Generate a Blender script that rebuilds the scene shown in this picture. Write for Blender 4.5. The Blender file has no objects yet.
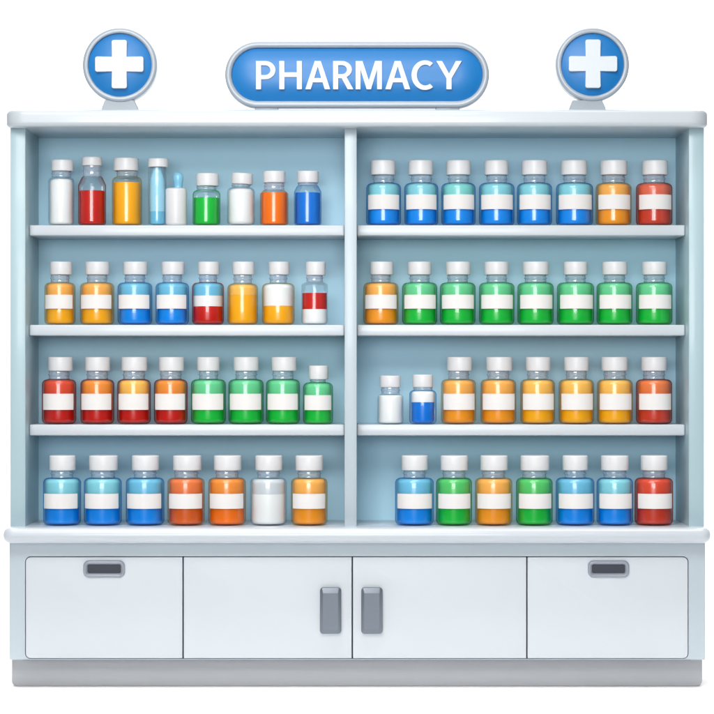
import bpy, bmesh, math, random
from math import radians, sin, cos, pi
random.seed(7)
scn = bpy.context.scene
C = scn.collection

# ------------------------------------------------------------------ units
D = 7.2            # metres from the lens to the cabinet front
U = 0.003          # metres per unit (unit = one step of the measured drawing)
EYE = 0.955        # lens height
def k(y): return U * (D + y) / D
def X(px, y=0.0): return (px - 357) * k(y)
def Z(py, y=0.0): return EYE + (370 - py) * k(y)

# ------------------------------------------------------------------ materials
def s2l(c):
    return tuple(((v/255)/12.92 if v/255 <= .04045 else ((v/255+.055)/1.055)**2.4) for v in c) + (1,)

def mat(name, rgb, rough=.4, coat=0.0, metal=0.0, sss=0.0, spec=.5, mottle=0.0, rvar=0.0, coat_rough=.08):
    m = bpy.data.materials.new(name); m.use_nodes = True
    nt = m.node_tree; b = nt.nodes['Principled BSDF']
    col = s2l(rgb)
    b.inputs['Base Color'].default_value = col
    b.inputs['Roughness'].default_value = rough
    b.inputs['Metallic'].default_value = metal
    b.inputs['Coat Weight'].default_value = coat
    b.inputs['Coat Roughness'].default_value = coat_rough
    b.inputs['Specular IOR Level'].default_value = spec
    if sss:
        b.inputs['Subsurface Weight'].default_value = sss
        b.inputs['Subsurface Radius'].default_value = (.02, .02, .02)
        b.inputs['Subsurface Scale'].default_value = .6
    if mottle or rvar:
        tc = nt.nodes.new('ShaderNodeTexCoord')
        n = nt.nodes.new('ShaderNodeTexNoise'); n.inputs['Scale'].default_value = 9; n.inputs['Detail'].default_value = 4
        nt.links.new(tc.outputs['Object'], n.inputs['Vector'])
        if mottle:
            mx = nt.nodes.new('ShaderNodeMix'); mx.data_type = 'RGBA'
            mx.inputs['A'].default_value = tuple(v*(1-mottle) for v in col[:3]) + (1,)
            mx.inputs['B'].default_value = tuple(min(1, v*(1+mottle)) for v in col[:3]) + (1,)
            nt.links.new(n.outputs['Fac'], mx.inputs['Factor']); nt.links.new(mx.outputs['Result'], b.inputs['Base Color'])
        if rvar:
            mr = nt.nodes.new('ShaderNodeMapRange')
            mr.inputs['To Min'].default_value = max(0, rough-rvar); mr.inputs['To Max'].default_value = rough+rvar
            nt.links.new(n.outputs['Fac'], mr.inputs['Value']); nt.links.new(mr.outputs['Result'], b.inputs['Roughness'])
    return m

def glass(name, edge, face=(250, 252, 253), lo=.38, hi=.85, gloss=.07, milk=.0):
    """clear glass: see-through in front, its own tint where the wall is seen edge on"""
    m = bpy.data.materials.new(name); m.use_nodes = True
    nt = m.node_tree; nt.nodes.clear()
    out = nt.nodes.new('ShaderNodeOutputMaterial')
    lw = nt.nodes.new('ShaderNodeLayerWeight'); lw.inputs['Blend'].default_value = .5
    mr = nt.nodes.new('ShaderNodeMapRange'); mr.interpolation_type = 'SMOOTHSTEP'
    mr.inputs['From Min'].default_value = lo; mr.inputs['From Max'].default_value = hi
    mx = nt.nodes.new('ShaderNodeMix'); mx.data_type = 'RGBA'
    mx.inputs['A'].default_value = s2l(face); mx.inputs['B'].default_value = s2l(edge)
    tr = nt.nodes.new('ShaderNodeBsdfTransparent')
    gl = nt.nodes.new('ShaderNodeBsdfGlossy'); gl.inputs['Roughness'].default_value = .06
    fr = nt.nodes.new('ShaderNodeFresnel'); fr.inputs['IOR'].default_value = 1.42
    mul = nt.nodes.new('ShaderNodeMath'); mul.operation = 'MULTIPLY_ADD'
    mul.inputs[1].default_value = .32; mul.inputs[2].default_value = gloss*.3
    ms = nt.nodes.new('ShaderNodeMixShader')
    L = nt.links.new
    L(lw.outputs['Facing'], mr.inputs['Value']); L(mr.outputs['Result'], mx.inputs['Factor'])
    L(mx.outputs['Result'], tr.inputs['Color']); L(fr.outputs['Fac'], mul.inputs[0])
    L(mul.outputs[0], ms.inputs['Fac']); L(tr.outputs[0], ms.inputs[1]); L(gl.outputs[0], ms.inputs[2])
    last = ms
    if milk:   # frosted, faintly blue moulded glass
        df = nt.nodes.new('ShaderNodeBsdfDiffuse'); df.inputs['Color'].default_value = s2l((206, 226, 244))
        m2 = nt.nodes.new('ShaderNodeMixShader'); m2.inputs['Fac'].default_value = milk
        L(ms.outputs[0], m2.inputs[1]); L(df.outputs[0], m2.inputs[2]); last = m2
    L(last.outputs[0], out.inputs['Surface'])
    return m

M = {}
M['white']   = mat('white_lacquer', (191, 199, 205), .32, coat=.25, rvar=.05, mottle=.01)
M['counter'] = mat('counter_laminate', (194, 200, 207), .3, coat=.3, rvar=.05)
M['upright'] = mat('pale_blue_paint', (168, 192, 200), .38, coat=.15, mottle=.02)
M['divider'] = mat('white_blue_paint', (180, 193, 201), .38, coat=.15)
M['back']    = mat('blue_back_board', (182, 224, 243), .6, mottle=.03)
M['shelf']   = mat('shelf_lacquer', (195, 202, 208), .35, coat=.2)
M['body']    = mat('carcass_paint', (182, 193, 201), .4, coat=.1)
M['front']   = mat('front_lacquer', (203, 209, 215), .5, coat=.0, rvar=.06, mottle=.012)
M['gap']     = mat('carcass_inside', (78, 84, 98), .7)  # shade between the fronts, put in as a dark base colour
M['plinth']  = mat('plinth_laminate', (166, 168, 172), .45, mottle=.02)
M['metal']   = mat('grey_handle_metal', (120, 128, 138), .3, metal=.55)
M['pull']    = mat('silver_pull', (150, 156, 166), .35, metal=.2)
M['slot']    = mat('dark_slot', (52, 54, 66), .6)
M['frame']   = mat('sign_frame', (160, 170, 180), .38, coat=.2, metal=.05)
M['blue']    = mat('sign_blue', (0, 114, 184), .5, coat=.25, coat_rough=.35)
M['cross']   = mat('sign_white', (204, 212, 218), .35, coat=.2)
M['foot']    = mat('sign_foot', (142, 152, 160), .4)
M['cap']     = mat('cap_plastic', (216, 216, 218), .38, sss=.0)
M['label']   = mat('label_paper', (224, 221, 219), .75)
M['bulb']    = mat('blue_rubber', (128, 190, 218), .35, coat=.3)
M['floor']   = mat('studio_paper', (254, 254, 254), .8, spec=.2)
M['studio']  = mat('studio_concrete', (92, 96, 102), .7, mottle=.1)  # dark tone of the added plane, keeps bounce low

CONT = {
 'blue': (0, 140, 236), 'sky': (70, 165, 225), 'teal': (136, 208, 220), 'sea': (130, 212, 206), 'ice': (160, 214, 236),
 'green': (14, 190, 60), 'mint': (104, 208, 146), 'leaf': (84, 198, 104),
 'yellow': (254, 176, 10), 'cream': (250, 190, 88), 'amber': (246, 154, 24), 'apricot': (248, 176, 82),
 'orange': (250, 118, 0), 'peach': (242, 144, 52), 'rust': (222, 96, 22), 'coral': (236, 122, 62),
 'red': (200, 22, 8), 'scarlet': (222, 72, 42), 'salmon': (228, 104, 76), 'tomato': (206, 58, 34),
 'white': (243, 243, 242), 'grey': (206, 212, 216), 'skyblue': (112, 190, 222), 'deepblue': (0, 118, 218)}
def cmat(c):
    n = 'contents_' + c
    if n not in M: M[n] = mat(n, CONT[c], .3, coat=.35, mottle=.04, coat_rough=.2)
    return M[n]
EDGE = {'blue': (160, 212, 248), 'green': (150, 226, 172), 'yellow': (255, 228, 184), 'orange': (255, 218, 184),
        'red': (242, 146, 130), 'clear': (242, 248, 251), 'deepred': (232, 160, 155)}
def gmat(c):
    n = 'glass_' + c
    if n not in M: M[n] = glass(n, EDGE[c])
    return M[n]
M['neck_glass'] = glass('neck_glass', (214, 230, 244), face=(246, 250, 254), gloss=.5, milk=.28)

# ------------------------------------------------------------------ mesh helpers
def link(name, bm, mats, parent=None, sharp=35):
    bmesh.ops.recalc_face_normals(bm, faces=bm.faces)
    for f in bm.faces: f.smooth = True
    me = bpy.data.meshes.new(name); bm.to_mesh(me); bm.free()
    me.set_sharp_from_angle(angle=radians(sharp))
    for m in (mats if isinstance(mats, (list, tuple)) else [mats]): me.materials.append(m)
    o = bpy.data.objects.new(name, me); C.objects.link(o)
    if parent: o.parent = parent
    return o

def thing(name, label, cat, loc=(0, 0, 0), group=None):
    o = bpy.data.objects.new(name, None); C.objects.link(o)
    o.location = loc; o.empty_display_size = .05
    o['label'] = label; o['category'] = cat
    if group: o['group'] = group
    return o

def rrect(x0, x1, z0, z1, r, seg=6, rr=None):
    """rounded rectangle loop in x,z; rr gives the radii of (bl, br, tr, tl)"""
    rr = rr or (r, r, r, r)
    pts = []
    for (cx, cz, a0, q) in ((x0, z0, 180, rr[0]), (x1, z0, 270, rr[1]), (x1, z1, 0, rr[2]), (x0, z1, 90, rr[3])):
        q = max(q, 1e-5)
        ox = cx + q*(1 if cx == x0 else -1); oz = cz + q*(1 if cz == z0 else -1)
        for i in range(seg+1):
            a = radians(a0 + 90*i/seg); pts.append((ox + q*cos(a), oz + q*sin(a)))
    return pts

def loft(bm, rings, cap0=True, cap1=True, mi=0, close=False):
    vs = [[bm.verts.new(p) for p in r] for r in rings]
    n = len(vs[0])
    idx = list(range(len(vs)-1))
    for i in idx:
        for j in range(n):
            f = bm.faces.new((vs[i][j], vs[i][(j+1) % n], vs[i+1][(j+1) % n], vs[i+1][j])); f.material_index = mi
    if close:
        for j in range(n):
            f = bm.faces.new((vs[-1][j], vs[-1][(j+1) % n], vs[0][(j+1) % n], vs[0][j])); f.material_index = mi
    else:
        if cap0: bm.faces.new(vs[0]).material_index = mi
        if cap1: bm.faces.new(vs[-1]).material_index = mi
    return vs

def plate(bm, x0, x1, z0, z1, yf, yb, r=.002, bev=.002, rr=None, n=3, mi=0, seg=6):
    """board seen from the front, outline rounded by r, front edges rounded by bev"""
    rings = [[(x, yb, z) for x, z in rrect(x0, x1, z0, z1, r, seg, rr)]]
    for i in range(n+1):
        a = pi/2*i/n; ins = bev*(1-cos(a)); y = yf + bev*(1-sin(a))
        q = tuple(max(v-ins, 1e-4) for v in (rr or (r,)*4))
        rings.append([(x, y, z) for x, z in rrect(x0+ins, x1-ins, z0+ins, z1-ins, 0, seg, q)])
    loft(bm, rings, mi=mi)

def slab(bm, x0, x1, yf, yb, z0, z1, rp, bev, n=5, seg=10):
    """horizontal board: plan corners at the front rounded by rp, all long edges rounded by bev"""
    rings = []
    def ring(ins, z):
        q = (max(rp-ins, 1e-4), max(rp-ins, 1e-4), 1e-4, 1e-4)
        return [(x, y, z) for x, y in rrect(x0+ins, x1-ins, yf+ins, yb, 0, seg, q)]
    for i in range(n+1):
        a = pi/2*i/n; rings.append(ring(bev*(1-sin(a)), z0+bev*(1-cos(a))))
    for i in range(n+1):
        a = pi/2*(1-i/n); rings.append(ring(bev*(1-sin(a)), z1-bev*(1-cos(a))))
    loft(bm, rings)

def box(bm, x0, x1, y0, y1, z0, z1, bev=.0015):
    r = bmesh.ops.create_cube(bm, size=1)
    for v in r['verts']:
        v.co = ((x0+x1)/2 + v.co.x*(x1-x0), (y0+y1)/2 + v.co.y*(y1-y0), (z0+z1)/2 + v.co.z*(z1-z0))
    if bev:
        es = list({e for v in r['verts'] for e in v.link_edges})
        bmesh.ops.bevel(bm, geom=es, offset=bev, segments=2, affect='EDGES', profile=.5)

def lathe(bm, prof, seg=48, mi=0, mis=None, axis='z', c=(0, 0, 0)):
    """profile of (r, h); r==0 at the ends closes the solid"""
    rows = []
    for r, h in prof:
        if r < 1e-6:
            rows.append([bm.verts.new((c[0], c[1], c[2]+h) if axis == 'z' else (c[0], c[1]+h, c[2]))])
        else:
            row = []
            for i in range(seg):
                a = 2*pi*i/seg
                row.append(bm.verts.new((c[0]+r*cos(a), c[1]+r*sin(a), c[2]+h) if axis == 'z' else (c[0]+r*cos(a), c[1]+h, c[2]+r*sin(a))))
            rows.append(row)
    for q in range(len(rows)-1):
        a, b = rows[q], rows[q+1]
        m = mis[q] if mis else mi
        for i in range(seg):
            j = (i+1) % seg
            if len(a) == 1 and len(b) == 1: continue
            if len(a) == 1: f = bm.faces.new((a[0], b[j], b[i]))
            elif len(b) == 1: f = bm.faces.new((a[i], a[j], b[0]))
            else: f = bm.faces.new((a[i], a[j], b[j], b[i]))
            f.material_index = m

def arc(cx, cz, r, a0, a1, n=6):
    return [(cx + r*cos(radians(a0+(a1-a0)*i/n)), cz + r*sin(radians(a0+(a1-a0)*i/n))) for i in range(n+1)]

# ------------------------------------------------------------------ setting
bm = bmesh.new()
# studio sweep: floor running up into a white backdrop
prof = [(-1.0, 0), (2.2, 0)] + [(2.2 + 1.6*sin(radians(a)), 1.6*(1-cos(radians(a)))) for a in range(6, 91, 6)] + [(3.8, 9)]
vs = [[bm.verts.new((x, y, z)) for x in (-12, 12)] for y, z in prof]
NF = 2
for i in range(len(vs)-1):
    bm.faces.new((vs[i][0], vs[i][1], vs[i+1][1], vs[i+1][0]))
fl = link('floor', bm, M['floor'], sharp=60); fl['kind'] = 'structure'
bm = bmesh.new(); bm.faces.new([bm.verts.new(p) for p in ((-16, -16, -.004), (16, -16, -.004), (16, 6, -.004), (-16, 6, -.004))])
gd = link('ground', bm, M['studio']); gd['kind'] = 'structure'  # unseen dark plane, added to cut light bouncing up onto the doors

# ------------------------------------------------------------------ cabinet
cab = thing('pharmacy_cabinet', 'long white and pale blue pharmacy shelving unit with counter, two drawers and two doors', 'cabinet')
DEP = .30
zc = Z(526.2)                 # counter top
zt = Z(126.6, -.055)        # underside of the top board
ztop = Z(109, -.055)

bm = bmesh.new(); slab(bm, X(4, -.055), X(710, -.055), -.055, DEP+.015, zt, ztop, .055, .014)
link('top_board', bm, M['white'], cab)
bm = bmesh.new(); slab(bm, X(2, -.07), X(711.8, -.07), -.07, DEP+.02, Z(543.8, -.07), zc, .03, .021)
link('countertop', bm, M['counter'], cab)
for a, b in ((10.2, 25.5), (688.8, 704.2)):
    bm = bmesh.new(); box(bm, X(a), X(b), 0, DEP, zc-.002, zt+.002, .003); link('side_panel', bm, M['upright'], cab)
bm = bmesh.new(); box(bm, X(344.5), X(356.8), 0, DEP-.001, zc-.002, zt+.002, .003); link('divider', bm, M['divider'], cab)
bm = bmesh.new(); box(bm, X(12), X(702), DEP+.0005, DEP+.012, zc-.002, zt+.002, 0); link('back_panel', bm, M['back'], cab)

SY = .075   # front of the shelves
SHELF = {}
for i, (pt, pb) in enumerate(((225.0, 235.6), (324.8, 335.6), (424.6, 435.6))):
    SHELF[i] = Z(pt, SY)
    for (xa, xb) in ((X(25.5)+.0008, X(344.5)-.0008), (X(356.8)+.0008, X(688.8)-.0008)):
        bm = bmesh.new(); slab(bm, xa, xb, SY, DEP, Z(pb, SY), Z(pt, SY), .006, .004, n=3, seg=5)
        link('shelf', bm, M['shelf'], cab)
SHELF[3] = zc

# lower carcass: face frame with one rounded opening, and a sheet coloured dark as the shade in the gaps
bm = bmesh.new()
zb, zcu = Z(660), Z(543.8, -.07) - .0003
ox0, ox1, oz0, oz1 = X(25), X(688.6), Z(659.2), Z(556.3)
seg = 6
def fr_ring(y, ins, outer):
    if outer: return [(x, y, z) for x, z in rrect(X(9.3)+ins, X(705.2)-ins, zb+ins, zcu, 0, seg, (.005, .005, .0001, .0001))]
    return [(x, y, z) for x, z in rrect(ox0-ins, ox1+ins, oz0-ins, oz1+ins, 0, seg, (.018,)*4)]
loft(bm, [fr_ring(.30, 0, True), fr_ring(.002, 0, True), fr_ring(0, .002, True), fr_ring(0, .001, False), fr_ring(.001, 0, False), fr_ring(.30, 0, False)], close=True)
link('carcass', bm, M['body'], cab)
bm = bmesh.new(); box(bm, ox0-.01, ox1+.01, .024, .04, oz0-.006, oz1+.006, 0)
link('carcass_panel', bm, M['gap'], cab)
bm = bmesh.new(); plate(bm, X(11.5, .04), X(702.6, .04), 0.0, zb-.0004, .045, .32, rr=(.018, .018, .002, .002), bev=.004)
link('plinth', bm, M['plinth'], cab)

g = .0018
fronts = [('drawer', 25.6, 182.3, (.015, .002, .002, .015)), ('door', 183.7, 351.6, (.002,)*4),
          ('door', 353.0, 526.3, (.002,)*4), ('drawer', 527.7, 688.0, (.002, .015, .015, .002))]
Fy = .002
for q, (kind, a, b, rr) in enumerate(fronts):
    zz0, zz1 = Z(658.6), Z(557.2)
    bm = bmesh.new(); plate(bm, X(a), X(b), zz0, zz1, Fy, .022, rr=rr, bev=.0022)
    pn = link(kind, bm, M['front'], cab)
    if kind == 'drawer':
        hx = (83.3, 125) if q == 0 else (587.8, 629.3)
        bm = bmesh.new()
        xa, xb, za, zd = X(hx[0]), X(hx[1]), Z(577.3), Z(560.3)
        R = []
        def rg(ins, y, r): return [(x, y, z) for x, z in rrect(xa+ins, xb-ins, za+ins, zd-ins, r, 6)]
        R = [rg(0, Fy-.0003, .017), rg(0, Fy-.004, .017), rg(.002, Fy-.0075, .0155), rg(.0055, Fy-.009, .012), rg(.0095, Fy-.007, .008), rg(.0125, Fy-.0015, .0055)]
        loft(bm, R, cap0=True, cap1=False)
        sl = bm.faces.new([bm.verts.new(p) for p in rg(.0125, Fy-.0015, .0055)]); sl.material_index = 1
        link('handle', bm, [M['pull'], M['slot']], pn, sharp=50)
    else:
        hx = (320, 341.3) if q == 1 else (361.2, 382.6)
        bm = bmesh.new()
        xa, xb, za, zd = X(hx[0]), X(hx[1]), Z(633.5), Z(587.2)
        def rg(sx, sb, st, y, r): return [(x, y, z) for x, z in rrect(xa+sx, xb-sx, za+sb, zd-st, r, 5)]
        loft(bm, [rg(0, 0, 0, Fy-.0003, .010), rg(0, 0, 0, Fy-.010, .010), rg(.0012, .0012, .0012, Fy-.0125, .009),
                  rg(.0085, .012, .0155, Fy-.020, .0015), rg(.0095, .013, .0165, Fy-.0206, .001)])
        link('handle', bm, M['metal'], pn, sharp=18)

# ------------------------------------------------------------------ signs on the top board
SGY = .0     # sign front
def curve_solid(name, loops, depth, bev, m, parent, y):
    cu = bpy.data.curves.new(name, 'CURVE'); cu.dimensions = '2D'; cu.fill_mode = 'BOTH'
    cu.extrude = depth/2 - bev; cu.bevel_depth = bev; cu.bevel_resolution = 2; cu.offset = -bev
    for lp in loops:
        s = cu.splines.new('POLY'); s.points.add(len(lp)-1); s.use_cyclic_u = True
        for p, (x, z) in zip(s.points, lp): p.co = (x, z, 0, 1)
    t = bpy.data.objects.new('temp', cu); C.objects.link(t)
    me = bpy.data.meshes.new_from_object(t.evaluated_get(bpy.context.evaluated_depsgraph_get()))
    bpy.data.objects.remove(t); bpy.data.curves.remove(cu)
    bm = bmesh.new(); bm.from_mesh(me); bpy.data.meshes.remove(me)
    for v in bm.verts: v.co = (v.co.x, y + depth/2 - v.co.z, v.co.y)
    return link(name, bm, m, parent, sharp=30)

def cross_sign(cxp, czp, rp, feet, label, mir):
    y0 = .0; s = k(y0)
    cx, cz, r = X(cxp, y0), Z(czp, y0), rp*s
    t = thing('cross_sign', label, 'sign', (cx, y0+.03, ztop), group='round cross signs on the cabinet')
    off = lambda o: setattr(o, 'location', (-cx, -y0-.03, -ztop))
    rf = .85*r     # inner edge of the ring
    bm = bmesh.new()
    # ring and back shell turned about the sign's own axis
    p = [(0, .055), (r*.93, .055)] + [(r*.93 + r*.07*sin(radians(a)), .047+.008*cos(radians(a))) for a in (30, 60, 90)]
    p += [(r, .008)] + arc(r-.009, .008, .009, 0, -90, 6) + [(rf+.004, -.001), (rf+.001, .001), (rf, .005), (rf, .012), (0, .012)]
    lathe(bm, [(a, y0+b) for a, b in p], 96, axis='y', c=(cx, 0, cz))
    off(link('ring_frame', bm, M['frame'], t, 40))
    bm = bmesh.new()
    R = rf-.0006; dome = .018
    lathe(bm, [(0, y0+.0125)] + [(R, y0+.0125), (R, y0+.0085)] + [(R*(1-i/10), y0+.008-dome*(1-(1-i/10)**2)) for i in range(1, 10)] + [(0, y0+.008-dome)], 96, axis='y', c=(cx, 0, cz))
    off(link('sign_face', bm, M['blue'], t, 60))
    # white cross
    L, W = 24.2*s, 7.4*s; q = 2.2*s
    def corner(x, z, dx, dz): # rounded end corner
        return (x, z, dx, dz)
    pts = []
    for d in range(4):
        a = d*pi/2
        loc = [(-W, W), (-W*1.04, L-q)] + [(-W*1.04+q-q*cos(b), L-q+q*sin(b)) for b in (pi/6, pi/3)] + [(-W*1.04+q, L), (W*1.04-q, L)] + [(W*1.04-q+q*sin(b), L-q+q*cos(b)) for b in (pi/6, pi/3)] + [(W*1.04, L-q)]
        for (x, z) in loc:
            pts.append((cx + x*cos(-a) - z*sin(-a), cz + x*sin(-a) + z*cos(-a)))
    off(curve_solid('cross', [pts], .022, .0016, M['cross'], t, y0-.0155))
    # foot
    bm = bmesh.new()
    fx0, fx1 = X(feet[0], y0), X(feet[1], y0); zz = Z(100, y0)
    a0, a1 = (.010, .012)
    def fr(y, ins): return [(fx0+ins, y, ztop+.0002), (fx1-ins, y, ztop+.0002), (fx1-ins-.002, y, ztop+.012), (fx1-ins-a1, y, zz), (fx0+ins+a0, y, zz), (fx0+ins+.002, y, ztop+.012)]
    loft(bm, [fr(y0+.052, .002), fr(y0+.048, 0), fr(y0+.010, 0), fr(y0+.006, .002)])
    off(link('foot', bm, M['foot'], t, 30))
    return t
cross_sign(119.7, 64.7, 37.2, (101, 138), 'round blue sign with white cross, left of the PHARMACY sign on top of the cabinet', 1)
cross_sign(592.6, 64.3, 36.8, (569.5, 606.5), 'round blue sign with white cross, right of the PHARMACY sign on top of the cabinet', -1)

y0 = -.015
sg = thing('pharmacy_sign', 'wide rounded blue sign reading PHARMACY in a silver frame on top of the cabinet', 'sign', (0, y0+.03, ztop))
def soff(o): o.location = (0, -y0-.03, -ztop)
xa, xb, za, zb2 = X(224.8, y0), X(489.4, y0), Z(107.4, y0), Z(41, y0)
r0 = (zb2-za)/2-.0005
def pr(ins, y): return [(x, y, z) for x, z in rrect(xa+ins, xb-ins, za+ins, zb2-ins, r0-ins, 16)]
bm = bmesh.new()
ft = 6.6*k(y0)
loft(bm, [pr(.012, y0+.062), pr(.004, y0+.059), pr(0, y0+.052), pr(0, y0+.010), pr(.0013, y0+.005), pr(.0045, y0+.0015), pr(.009, y0),
          pr(.0135, y0+.0008), pr(ft-.002, y0+.003), pr(ft, y0+.007), pr(ft, y0+.016)])
soff(link('sign_frame', bm, M['frame'], sg, 40))
bm = bmesh.new()
rings = [pr(ft+.0005, y0+.0155), pr(ft+.0005, y0+.012)]
H = (zb2-za)/2-ft
for i in range(1, 9):
    f = i/9; rings.append(pr(ft+.0005+H*f*.9, y0+.012-.018*(1-(1-f)**2)))
loft(bm, rings)
soff(link('sign_face', bm, M['blue'], sg, 60))
for a, b in ((254.5, 278), (436, 460)):
    bm = bmesh.new(); box(bm, X(a, y0), X(b, y0), y0+.012, y0+.05, ztop+.0002, Z(106.0, y0), .002)
    soff(link('foot', bm, M['foot'], sg))
# lettering
Hh = 28.4
def ell(cx, cy, rx, ry, a0, a1, n=12): return [(cx+rx*cos(radians(a0+(a1-a0)*i/n)), cy+ry*sin(radians(a0+(a1-a0)*i/n))) for i in range(n+1)]
GL = {
 'P': [[(0, 0), (0, Hh)] + ell(9.5, 19.2, 10.2, 9.2, 90, -90) + [(5.3, 10), (5.3, 0)], [(5.3, 14.3)] + ell(9, 19.1, 5.4, 4.8, -90, 90) + [(5.3, 23.9)]],
 'H': [[(0, 0), (0, Hh), (5.3, Hh), (5.3, 17), (17.5, 17), (17.5, Hh), (22.8, Hh), (22.8, 0), (17.5, 0), (17.5, 12.2), (5.3, 12.2), (5.3, 0)]],
 'A': [[(0, 0), (9.5, Hh), (15.7, Hh), (25.2, 0), (19.5, 0), (17.3, 6.9), (7.9, 6.9), (5.7, 0)], [(9.2, 11.3), (16, 11.3), (12.6, 22.6)]],
 'R': [[(0, 0), (0, Hh)] + ell(9, 19.8, 10, 8.6, 90, -62) + [(20.6, 0), (14.6, 0), (8.6, 11), (5.3, 11), (5.3, 0)], [(5.3, 15.2)] + ell(8.8, 19.6, 5, 4.4, -90, 90) + [(5.3, 24)]],
 'M': [[(0, 0), (0, Hh), (7, Hh), (13.2, 9), (19.4, Hh), (26.4, Hh), (26.4, 0), (21.4, 0), (21.4, 19.5), (15.5, 0), (10.9, 0), (5, 19.5), (5, 0)]],
 'C': [ell(13.6, 14.2, 13.6, 14.9, 53, 307, 28) + ell(13.9, 14.2, 8.3, 10.3, 304, 56, 28)],
 'Y': [[(0, Hh), (6.1, Hh), (12.9, 15.8), (19.7, Hh), (25.8, Hh), (15.6, 11), (15.6, 0), (10.2, 0), (10.2, 11)]]}
for ch, px in (('P', 256), ('H', 279.3), ('A', 305.2), ('R', 333), ('M', 355.6), ('A', 385.1), ('C', 411.3), ('Y', 436)):
    s = k(y0)
    loops = [[(X(px, y0)+x*s, Z(89.7, y0)+z*s) for x, z in lp] for lp in GL[ch]]
    soff(curve_solid('letter', loops, .016, .0011, M['cross'], sg, y0-.010))

# ------------------------------------------------------------------ bottles
def glass_profile(r, hb, rn, hn, rc=5, cone=0, sc=5):
    """outer wall: base corner rc, body top hb, neck radius rn up to hn; returns profile and the index where the neck starts"""
    p = [(0, .6), (r*.6, .5), (r-rc-1, .0)] + arc(r-rc, rc, rc, -90, 0, 7)
    if cone:
        p += arc(r-3, hb-cone-2, 3, 0, 40, 4)
        p += [(rn+1.5, hb-1.0), (rn+.3, hb)]
    else:
        sc = min(sc, r-rn-.2) if r-rn > 1 else .6
        p += arc(r-sc, hb-sc, sc, 0, 80, 7)
        if r-sc > rn+.8: p += [(rn+.6, hb+.25)]
        p += [(rn, hb+.8)]
    n0 = len(p)-1
    mid = hb + (hn-hb)*.45
    if hn-hb > 4: p += [(rn, mid-.9), (rn+.7, mid-.3), (rn+.7, mid+.3), (rn, mid+.9)]
    p += [(rn, hn)]
    return p, n0

def layer_profile(r, z0, z1, rb, rt):
    p = [(0, z0)]
    p += arc(r-rb, z0+rb, rb, -90, 0, 6) if rb else [(r, z0)]
    p += arc(r-rt, z1-rt, rt, 0, 90, 6) if rt else [(r, z1)]
    return p + [(0, z1)]

KIND = {'white': 'filling', 'grey': 'filling'}
def bottle(row, cx, w, cap, capz, hb, layers, tint, label, labz=None, rn=None, cone=0, top_round=4.5, rc=5, inset=1.9,
           group='bottles lined up on the pharmacy shelves', name='medicine_bottle', tilt=0, capround=1.3):
    r = w/2
    yf = SY+.014 if row < 3 else .004
    yc = yf + r*U
    s = k(yc)
    t = thing(name, label, 'bottle', (X(cx, yc), yc, SHELF[row]+.0003), group)
    cr = (cap[1]-cap[0])/2
    co = ((cap[0]+cap[1])/2 - cx)*.6
    rn = rn or cr*.82
    prof, n0 = glass_profile(r, hb, rn, capz[1]+2, rc, cone)
    prof = [(a*s, b*s) for a, b in prof]
    bm = bmesh.new(); lathe(bm, prof, 56, mis=[0]*n0 + [1]*(len(prof)-1-n0))
    link('glass_body', bm, [gmat(tint), M['neck_glass']], t, 50)
    ri = r - inset
    n = len(layers)
    for i, (z0, z1, c) in enumerate(layers):
        rb = max(rc-1, 1) if i == 0 else 0
        rt = top_round if (i == n-1 and top_round) else 0
        p = layer_profile(ri, z0+(1.1 if i == 0 else .04), z1-.04, rb, rt)
        if cone and i == n-1 and z1 > hb-cone: pass
        bm = bmesh.new(); lathe(bm, [(a*s, b*s) for a, b in p], 48)
        o = link('filling' if c in KIND else 'liquid', bm, cmat(c), t, 40)
        if n > 1: o['label'] = {'grey': 'pale grey', 'sea': 'sea green', 'skyblue': 'light blue', 'deepblue': 'deep blue', 'leaf': 'light green'}.get(c, c) + ' layer'
    # cap
    bm = bmesh.new()
    c0, c1 = capz[1], capz[0]
    p = [(0, c0+1.5), (cr-1.6, c0+1.5), (cr-1.4, c0)] + arc(cr-.7, c0+.7, .7, -90, 0, 3) + arc(cr-capround, c1-capround, capround, 0, 90, 5) + [(cr*.6, c1+.1), (0, c1+.15)]
    lathe(bm, [(a*s, b*s) for a, b in p], 56)
    o = link('cap', bm, M['cap'], t, 40)
    o.location.x = co*s
    if tilt: o.rotation_euler.y = radians(tilt); o.location.x -= c0*s*sin(radians(tilt))
    if labz:
        zt_, zb_ = labz; ang = radians(61)
        bm = bmesh.new(); rings = []
        for i in range(25):
            a = -pi/2 - ang + 2*ang*i/24
            f = 1.0
            ro, rin = (r+.22)*s, (r+.03)*s
            rings.append([(rin*cos(a), rin*sin(a), zb_*s), (ro*cos(a), ro*sin(a), zb_*s), (ro*cos(a), ro*sin(a), zt_*s), (rin*cos(a), rin*sin(a), zt_*s)])
        loft(bm, rings)
        link('paper_label', bm, M['label'], t, 40)
    t.rotation_euler.z = radians(random.uniform(-1.5, 1.5)) if labz else 0
    return t

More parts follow.
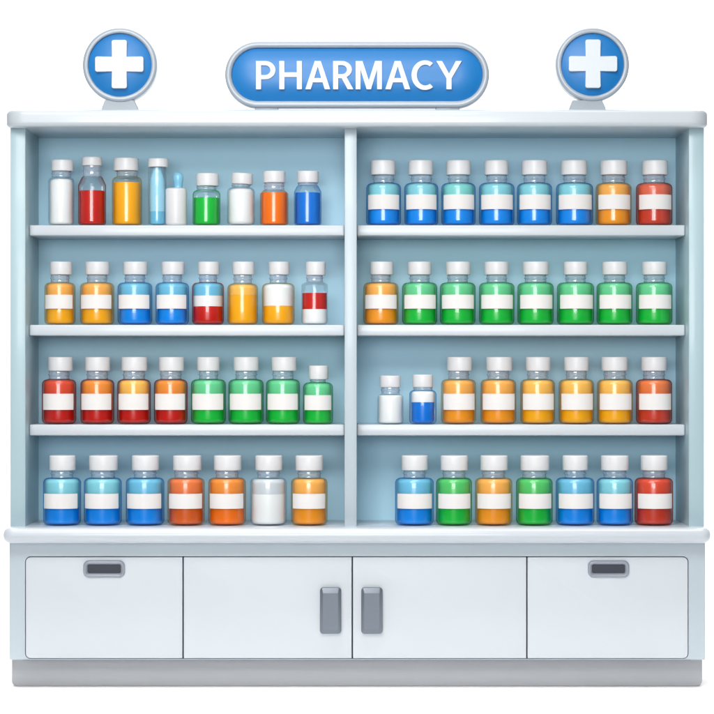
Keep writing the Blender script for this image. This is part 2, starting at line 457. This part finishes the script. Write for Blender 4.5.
ROWS = [dict(base=226.0, cap=(65.4, 50.9), hb=42.8, lab=(30.6, 16.0)),
        dict(base=325.3, cap=(63.2, 50.2), hb=42.4, lab=(29.9, 16.1)),
        dict(base=425.0, cap=(67.0, 53.2), hb=44.6, lab=(30.4, 14.4)),
        dict(base=527.0, cap=(69.4, 54.7), hb=47.0, lab=(31.8, 17.0))]
TINT = {'blue': 'blue', 'deepblue': 'blue', 'green': 'green', 'yellow': 'yellow', 'amber': 'yellow', 'orange': 'orange',
        'rust': 'orange', 'red': 'red', 'tomato': 'red', 'scarlet': 'red'}
SH = ['top {} shelf', 'second {} shelf', 'third {} shelf', '{} half of the counter']
ORD = ['first', 'second', 'third', 'fourth', 'fifth', 'sixth', 'seventh', 'eighth', 'ninth']
def std(row, side, n, x0, x1, c0, c1, low, up, look):
    R = ROWS[row]
    mid = (R['lab'][0]+R['lab'][1])/2
    lab = f"{look} bottle with white label, {ORD[n-1]} from left on {SH[row].format(side)}"
    return bottle(row, (x0+x1)/2, x1-x0, (c0, c1), R['cap'], R['hb'], [(0, R['lab'][1]+.6, low), (R['lab'][1]+.6, R['hb']-.8, up)], TINT[low], lab, labz=R['lab'])

Rt, Lf = 'right', 'left'
BT, GM = 'blue and teal', 'green and mint'
S = [
 (0, Rt, 1, 366.2, 401, 370.3, 395.2, 'blue', 'teal', BT), (0, Rt, 2, 404.3, 438.3, 408, 432.8, 'blue', 'teal', BT),
 (0, Rt, 3, 441.3, 475.6, 446.4, 471, 'blue', 'sea', 'blue and sea green'), (0, Rt, 4, 479, 514.4, 484.2, 508.4, 'blue', 'teal', BT),
 (0, Rt, 5, 517, 552, 521.7, 547.4, 'blue', 'teal', BT), (0, Rt, 6, 556, 593, 560.6, 586.9, 'blue', 'teal', BT),
 (0, Rt, 7, 595.7, 631.4, 600.6, 627.4, 'amber', 'apricot', 'orange and apricot'), (0, Rt, 8, 636, 672.3, 642.6, 668.3, 'tomato', 'salmon', 'red and salmon'),
 (1, Lf, 1, 44.5, 75.5, 50.8, 73, 'yellow', 'apricot', 'amber'), (1, Lf, 2, 80, 114.3, 85.5, 109.7, 'yellow', 'apricot', 'amber'),
 (1, Lf, 3, 117.6, 152.3, 123.6, 148, 'blue', 'skyblue', 'blue'), (1, Lf, 4, 155.6, 189, 162, 185, 'blue', 'skyblue', 'blue'),
 (1, Rt, 1, 363.2, 398.5, 370.8, 394, 'amber', 'apricot', 'amber'), (1, Rt, 2, 402, 437.3, 407.6, 431.3, 'green', 'mint', GM),
 (1, Rt, 3, 439.8, 475.6, 446.4, 471, 'green', 'mint', GM), (1, Rt, 4, 479, 514.4, 484.2, 508.4, 'green', 'mint', GM),
 (1, Rt, 5, 517.4, 553.7, 523, 549, 'green', 'mint', GM), (1, Rt, 6, 557, 594, 563.7, 587.7, 'green', 'mint', GM),
 (1, Rt, 7, 596.6, 632.3, 602.3, 627.4, 'green', 'mint', GM), (1, Rt, 8, 636, 672.3, 642.3, 667, 'green', 'mint', GM),
 (2, Lf, 1, 42, 76.2, 49, 73.7, 'red', 'scarlet', 'red'), (2, Lf, 2, 80.5, 114.3, 85.3, 110.5, 'red', 'peach', 'red and orange'),
 (2, Lf, 3, 117.3, 150.8, 121.8, 147.8, 'red', 'cream', 'red and yellow'), (2, Lf, 4, 154, 187.6, 159.7, 184.9, 'red', 'peach', 'red and orange'),
 (2, Lf, 5, 191, 225.9, 197, 219.8, 'green', 'mint', GM), (2, Lf, 6, 228.4, 263.7, 233.7, 259, 'green', 'mint', GM),
 (2, Lf, 7, 266, 300, 272.5, 297.5, 'green', 'mint', GM),
 (2, Rt, 3, 441, 476, 448, 472.8, 'amber', 'apricot', 'amber'), (2, Rt, 4, 480.4, 516.2, 487, 513, 'amber', 'apricot', 'amber'),
 (2, Rt, 5, 520.3, 555, 526.3, 551, 'yellow', 'cream', 'golden yellow'), (2, Rt, 6, 558.6, 594, 564.3, 589, 'yellow', 'cream', 'golden yellow'),
 (2, Rt, 7, 597, 632.6, 601.4, 627.7, 'yellow', 'cream', 'golden yellow'), (2, Rt, 8, 636, 672, 641.4, 667, 'tomato', 'coral', 'red and coral'),
 (3, Lf, 1, 43.2, 81, 49.7, 76, 'blue', 'teal', BT), (3, Lf, 2, 84, 121.8, 89.6, 118.3, 'blue', 'teal', BT),
 (3, Lf, 3, 125.9, 164.4, 132.2, 159.4, 'blue', 'skyblue', 'blue'), (3, Lf, 4, 167.5, 204.7, 173.8, 202.2, 'rust', 'coral', 'rusty orange'),
 (3, Lf, 5, 208.2, 246, 214.3, 241.8, 'orange', 'peach', 'orange'), (3, Lf, 7, 291, 327.5, 295.5, 323, 'amber', 'apricot', 'amber'),
 (3, Rt, 1, 395, 433.8, 401.8, 428, 'blue', 'skyblue', 'blue'), (3, Rt, 2, 436, 472, 440.8, 468, 'green', 'leaf', 'green'),
 (3, Rt, 3, 474.9, 512.4, 480.7, 508, 'amber', 'apricot', 'amber'), (3, Rt, 4, 516, 552.6, 520.9, 549.7, 'green', 'leaf', 'green'),
 (3, Rt, 5, 555.7, 594.3, 562.6, 588, 'blue', 'skyblue', 'blue'), (3, Rt, 6, 596.6, 633, 601, 628.6, 'blue', 'teal', BT),
 (3, Rt, 7, 634.6, 672.9, 641, 667.7, 'tomato', 'scarlet', 'red')]
for a in S: std(*a)

# top left shelf: nine different bottles
B0 = 226.0
def h(py): return B0 - py
bottle(0, 61.3, 25.9, (51.8, 74), (h(160.3), h(171.4)), h(177.8), [(0, h(179.2), 'white')], 'clear', 'tall clear bottle full of white powder, first from left on top left shelf', rn=9.3, inset=1.2, rc=4)
bottle(0, 92.1, 27.8, (81.8, 102), (h(157.3), h(166)), h(176.6), [(0, h(191), 'red')], 'deepred', 'narrow necked clear bottle of red liquid without a label on top left shelf', rn=8.9, cone=7, top_round=0, inset=1.2, rc=4)
bottle(0, 127, 30, (113, 138), (h(158.3), h(171)), h(177), [(0, h(182.5), 'yellow')], 'yellow', 'tall bottle of golden yellow liquid without a label on top left shelf', rn=10, top_round=1, inset=1.3, rc=4)
bottle(0, 196.6+9.9, 27.7, (196.6, 219.6), (h(173.7), h(186.3)), h(190.5), [(0, h(198), 'green')], 'green', 'short unlabelled bottle of bright green liquid on top left shelf', rn=9.5, top_round=0, inset=1.2, rc=4)
bottle(0, 241, 28, (231.7, 253), (h(173.4), h(184.3)), h(187.6), [(0, h(188.8), 'white')], 'clear', 'short round bottle of white powder between green and orange bottles', rn=9, inset=1.2, rc=5, tilt=3, top_round=5)
bottle(0, 274.2, 28.4, (263, 285.4), (h(171.4), h(183)), h(190), [(0, h(193), 'orange')], 'orange', 'short unlabelled bottle of bright orange liquid on top left shelf', rn=9.8, cone=3, top_round=0, inset=1.2, rc=3.5)
bottle(0, 307.7, 27.4, (297.5, 319), (h(171.4), h(183)), h(185.5), [(0, h(193), 'deepblue')], 'blue', 'short unlabelled bottle of deep blue liquid beside divider on top left shelf', rn=9.4, cone=5, top_round=0, inset=1.2, rc=3.5)

# tall tube: slim pale blue bottle inside a clear sleeve
def tube():
    row = 0; w = 18.4; r = w/2; cx = 157.3
    yc = SY+.014+r*U; s = k(yc)
    t = thing('tube_bottle', 'slim tall light blue tube with white cap beside the dropper bottle', 'bottle', (X(cx, yc), yc, SHELF[0]+.0003), 'bottles lined up on the pharmacy shelves')
    bm = bmesh.new()
    p = [(0, .5), (r-3, 0)] + arc(r-2.5, 2.5, 2.5, -90, 0, 5) + [(r, 57), (r-.6, 58.6), (r-.6, 60)]
    lathe(bm, [(a*s, b*s) for a, b in p], 48); link('glass_body', bm, gmat('clear'), t, 50)
    bm = bmesh.new(); q = r-1.5
    def dv(z): return z
    p = [(0, 1)] + arc(q-2, 3, 2, -90, 0, 4) + [(q, 13.96), (0, 13.96)]
    lathe(bm, [(a*s, b*s) for a, b in p], 40); link('liquid', bm, cmat('skyblue'), t, 40)['label'] = 'deeper blue layer'
    bm = bmesh.new()
    p = [(0, 14.04), (q, 14.04), (q, 43), (q-.5, 47), (q-1.6, 50.5), (q-2.8, 53), (q-3.0, 58), (0, 58)]
    lathe(bm, [(a*s, b*s) for a, b in p], 40); link('liquid', bm, cmat('ice'), t, 40)['label'] = 'palest upper layer'
    bm = bmesh.new(); cr = 10
    p = [(0, 59.5), (cr-1.5, 59.5), (cr-1.3, 58.3)] + arc(cr-.7, 59, .7, -90, 0, 3) + arc(cr-1.3, 65.7, 1.3, 0, 90, 5) + [(0, 67.1)]
    lathe(bm, [(a*s, b*s) for a, b in p], 48); o = link('cap', bm, M['cap'], t, 40); o.location.x = .9*s
tube()
def dropper():
    w = 21.9; r = w/2; cx = 176.1
    yc = SY+.014+r*U; s = k(yc)
    t = thing('dropper_bottle', 'small white bottle with a light blue rubber dropper bulb on top left shelf', 'bottle', (X(cx, yc), yc, SHELF[0]+.0003), 'bottles lined up on the pharmacy shelves')
    bm = bmesh.new()
    p = [(0, .4), (r-4, 0)] + arc(r-3, 3, 3, -90, 0, 6) + arc(r-2.5, 35, 2.5, 0, 90, 6) + [(4.5, 37.7), (0, 37.8)]
    lathe(bm, [(a*s, b*s) for a, b in p], 56); link('bottle_body', bm, M['cap'], t, 50)
    bm = bmesh.new()
    p = [(0, 37.9), (4.1, 37.9), (4.2, 40), (4.9, 44), (5.5, 48)] + [(5.5*cos(radians(a)), 48+5.9*sin(radians(a))) for a in (12, 25, 40, 55, 70, 82)] + [(0, 53.9)]
    lathe(bm, [(a*s, b*s) for a, b in p], 40); o = link('dropper_bulb', bm, M['bulb'], t, 50); o.location.x = 2.1*s
dropper()

# second left shelf: four unlabelled bottles
B0 = 325.3
cz2 = ROWS[1]['cap']
bottle(1, 208, 32, (198.4, 219.8), cz2, 42.4, [(0, 18.5, 'red'), (18.5, 29.2, 'white'), (29.2, 41.6, 'skyblue')], 'deepred', 'bottle banded red, white and light blue in the middle of second left shelf', inset=1.3)
bottle(1, 242.7, 30.6, (233, 254.9), cz2, 41.4, [(0, 29.8, 'yellow'), (29.8, 40.4, 'cream')], 'yellow', 'unlabelled golden yellow bottle with cream top on second left shelf', inset=1.4)
bottle(1, 278.3, 32.7, (269.2, 290), cz2, 41.8, [(0, 19, 'yellow'), (19, 40.8, 'white')], 'yellow', 'bottle white above and yellow below on second left shelf', inset=1.4)
bottle(1, 314.6, 26.4, (306.5, 326.2), (63.2, 49.6), 43.5, [(0, 15.7, 'white'), (15.7, 31.9, 'red')], 'clear', 'narrow clear bottle with red band over white, beside the divider', top_round=0, cone=2.5, inset=.9, rc=4, rn=8)

# third shelves: odd ones
B0 = 425.0
bottle(2, 318, 30, (309, 328.7), (58.5, 44.7), 41.6, [(0, 21.5, 'green'), (21.5, 40.8, 'mint')], 'green', 'smallest green and mint bottle with white label, beside the divider', labz=(29.0, 14.2), rn=7.5, cone=0, rc=4)
bottle(2, 390.4, 26.2, (379.6, 400.5), (48.5, 37), 29.8, [(0, 29.0, 'white')], 'clear', 'small stubby bottle of white powder, first from left on third right shelf', rn=9, inset=1.1, rc=3.5, top_round=1.5)
bottle(2, 422.9, 27.2, (412.3, 432.8), (49.5, 37), 33.8, [(0, 22, 'deepblue'), (22, 33, 'white')], 'blue', 'small stubby bottle of blue liquid with white top on third right shelf', rn=9.2, inset=2.2, rc=4, top_round=3)

# counter: white and grey bottle
bottle(3, 268.5, 37, (255.6, 282.6), ROWS[3]['cap'], 47.0, [(0, 31.2, 'white'), (31.2, 46.2, 'grey')], 'clear', 'bottle of white powder with grey top on left half of the counter', inset=1.8)

# ------------------------------------------------------------------ light
w = bpy.data.worlds.new('World'); scn.world = w; w.use_nodes = True
bg = w.node_tree.nodes['Background']; bg.inputs['Color'].default_value = (.96, .985, 1, 1); bg.inputs['Strength'].default_value = .24

def area(name, loc, target, sx, sy, power, col=(1, 1, 1)):
    l = bpy.data.lights.new(name, 'AREA'); l.shape = 'RECTANGLE'; l.size = sx; l.size_y = sy; l.energy = power; l.color = col
    o = bpy.data.objects.new(name, l); C.objects.link(o); o.location = loc
    from mathutils import Vector
    o.rotation_euler = (Vector(target)-Vector(loc)).to_track_quat('-Z', 'Y').to_euler()
    return o
area('key_softbox', (-.6, -3.5, 3.35), (0, 0, 1.5), 2.6, 1.6, 32, (1, .99, .97)).data.spread = radians(90)
area('front_softbox', (-.6, -8.6, 1.9), (0, 0, 3.0), 3.6, 2.2, 44).data.spread = radians(62)  # added fill from behind the lens, brightens the shelf bays
fl_ = area('floor_softbox', (0, -.8, 3.4), (0, -.5, 0), 4.6, .5, 15)  # added overhead lamp, out of view, whitens the floor
fl_.data.spread = radians(50)

area('backdrop_light', (0, 1.4, 4.2), (0, 3.6, .8), 5, .8, 210)  # added lamp, unseen, turns the backdrop pure white

# ------------------------------------------------------------------ camera
cam = bpy.data.cameras.new('camera'); co = bpy.data.objects.new('camera', cam); C.objects.link(co)
co.location = (0, -D, EYE); co.rotation_euler = (radians(90), 0, 0)
cam.sensor_width = 36; cam.lens = 36*D/(714*U); cam.shift_y = 13/714; cam.clip_end = 200; cam.clip_start = .1
scn.camera = co
scn.render.engine = 'CYCLES'
scn.cycles.use_denoising = True
scn.cycles.transparent_max_bounces = 24
scn.cycles.max_bounces = 10
scn.view_settings.view_transform = 'Standard'; scn.view_settings.look = 'None'
scn.view_settings.exposure = .12; scn.view_settings.gamma = 1
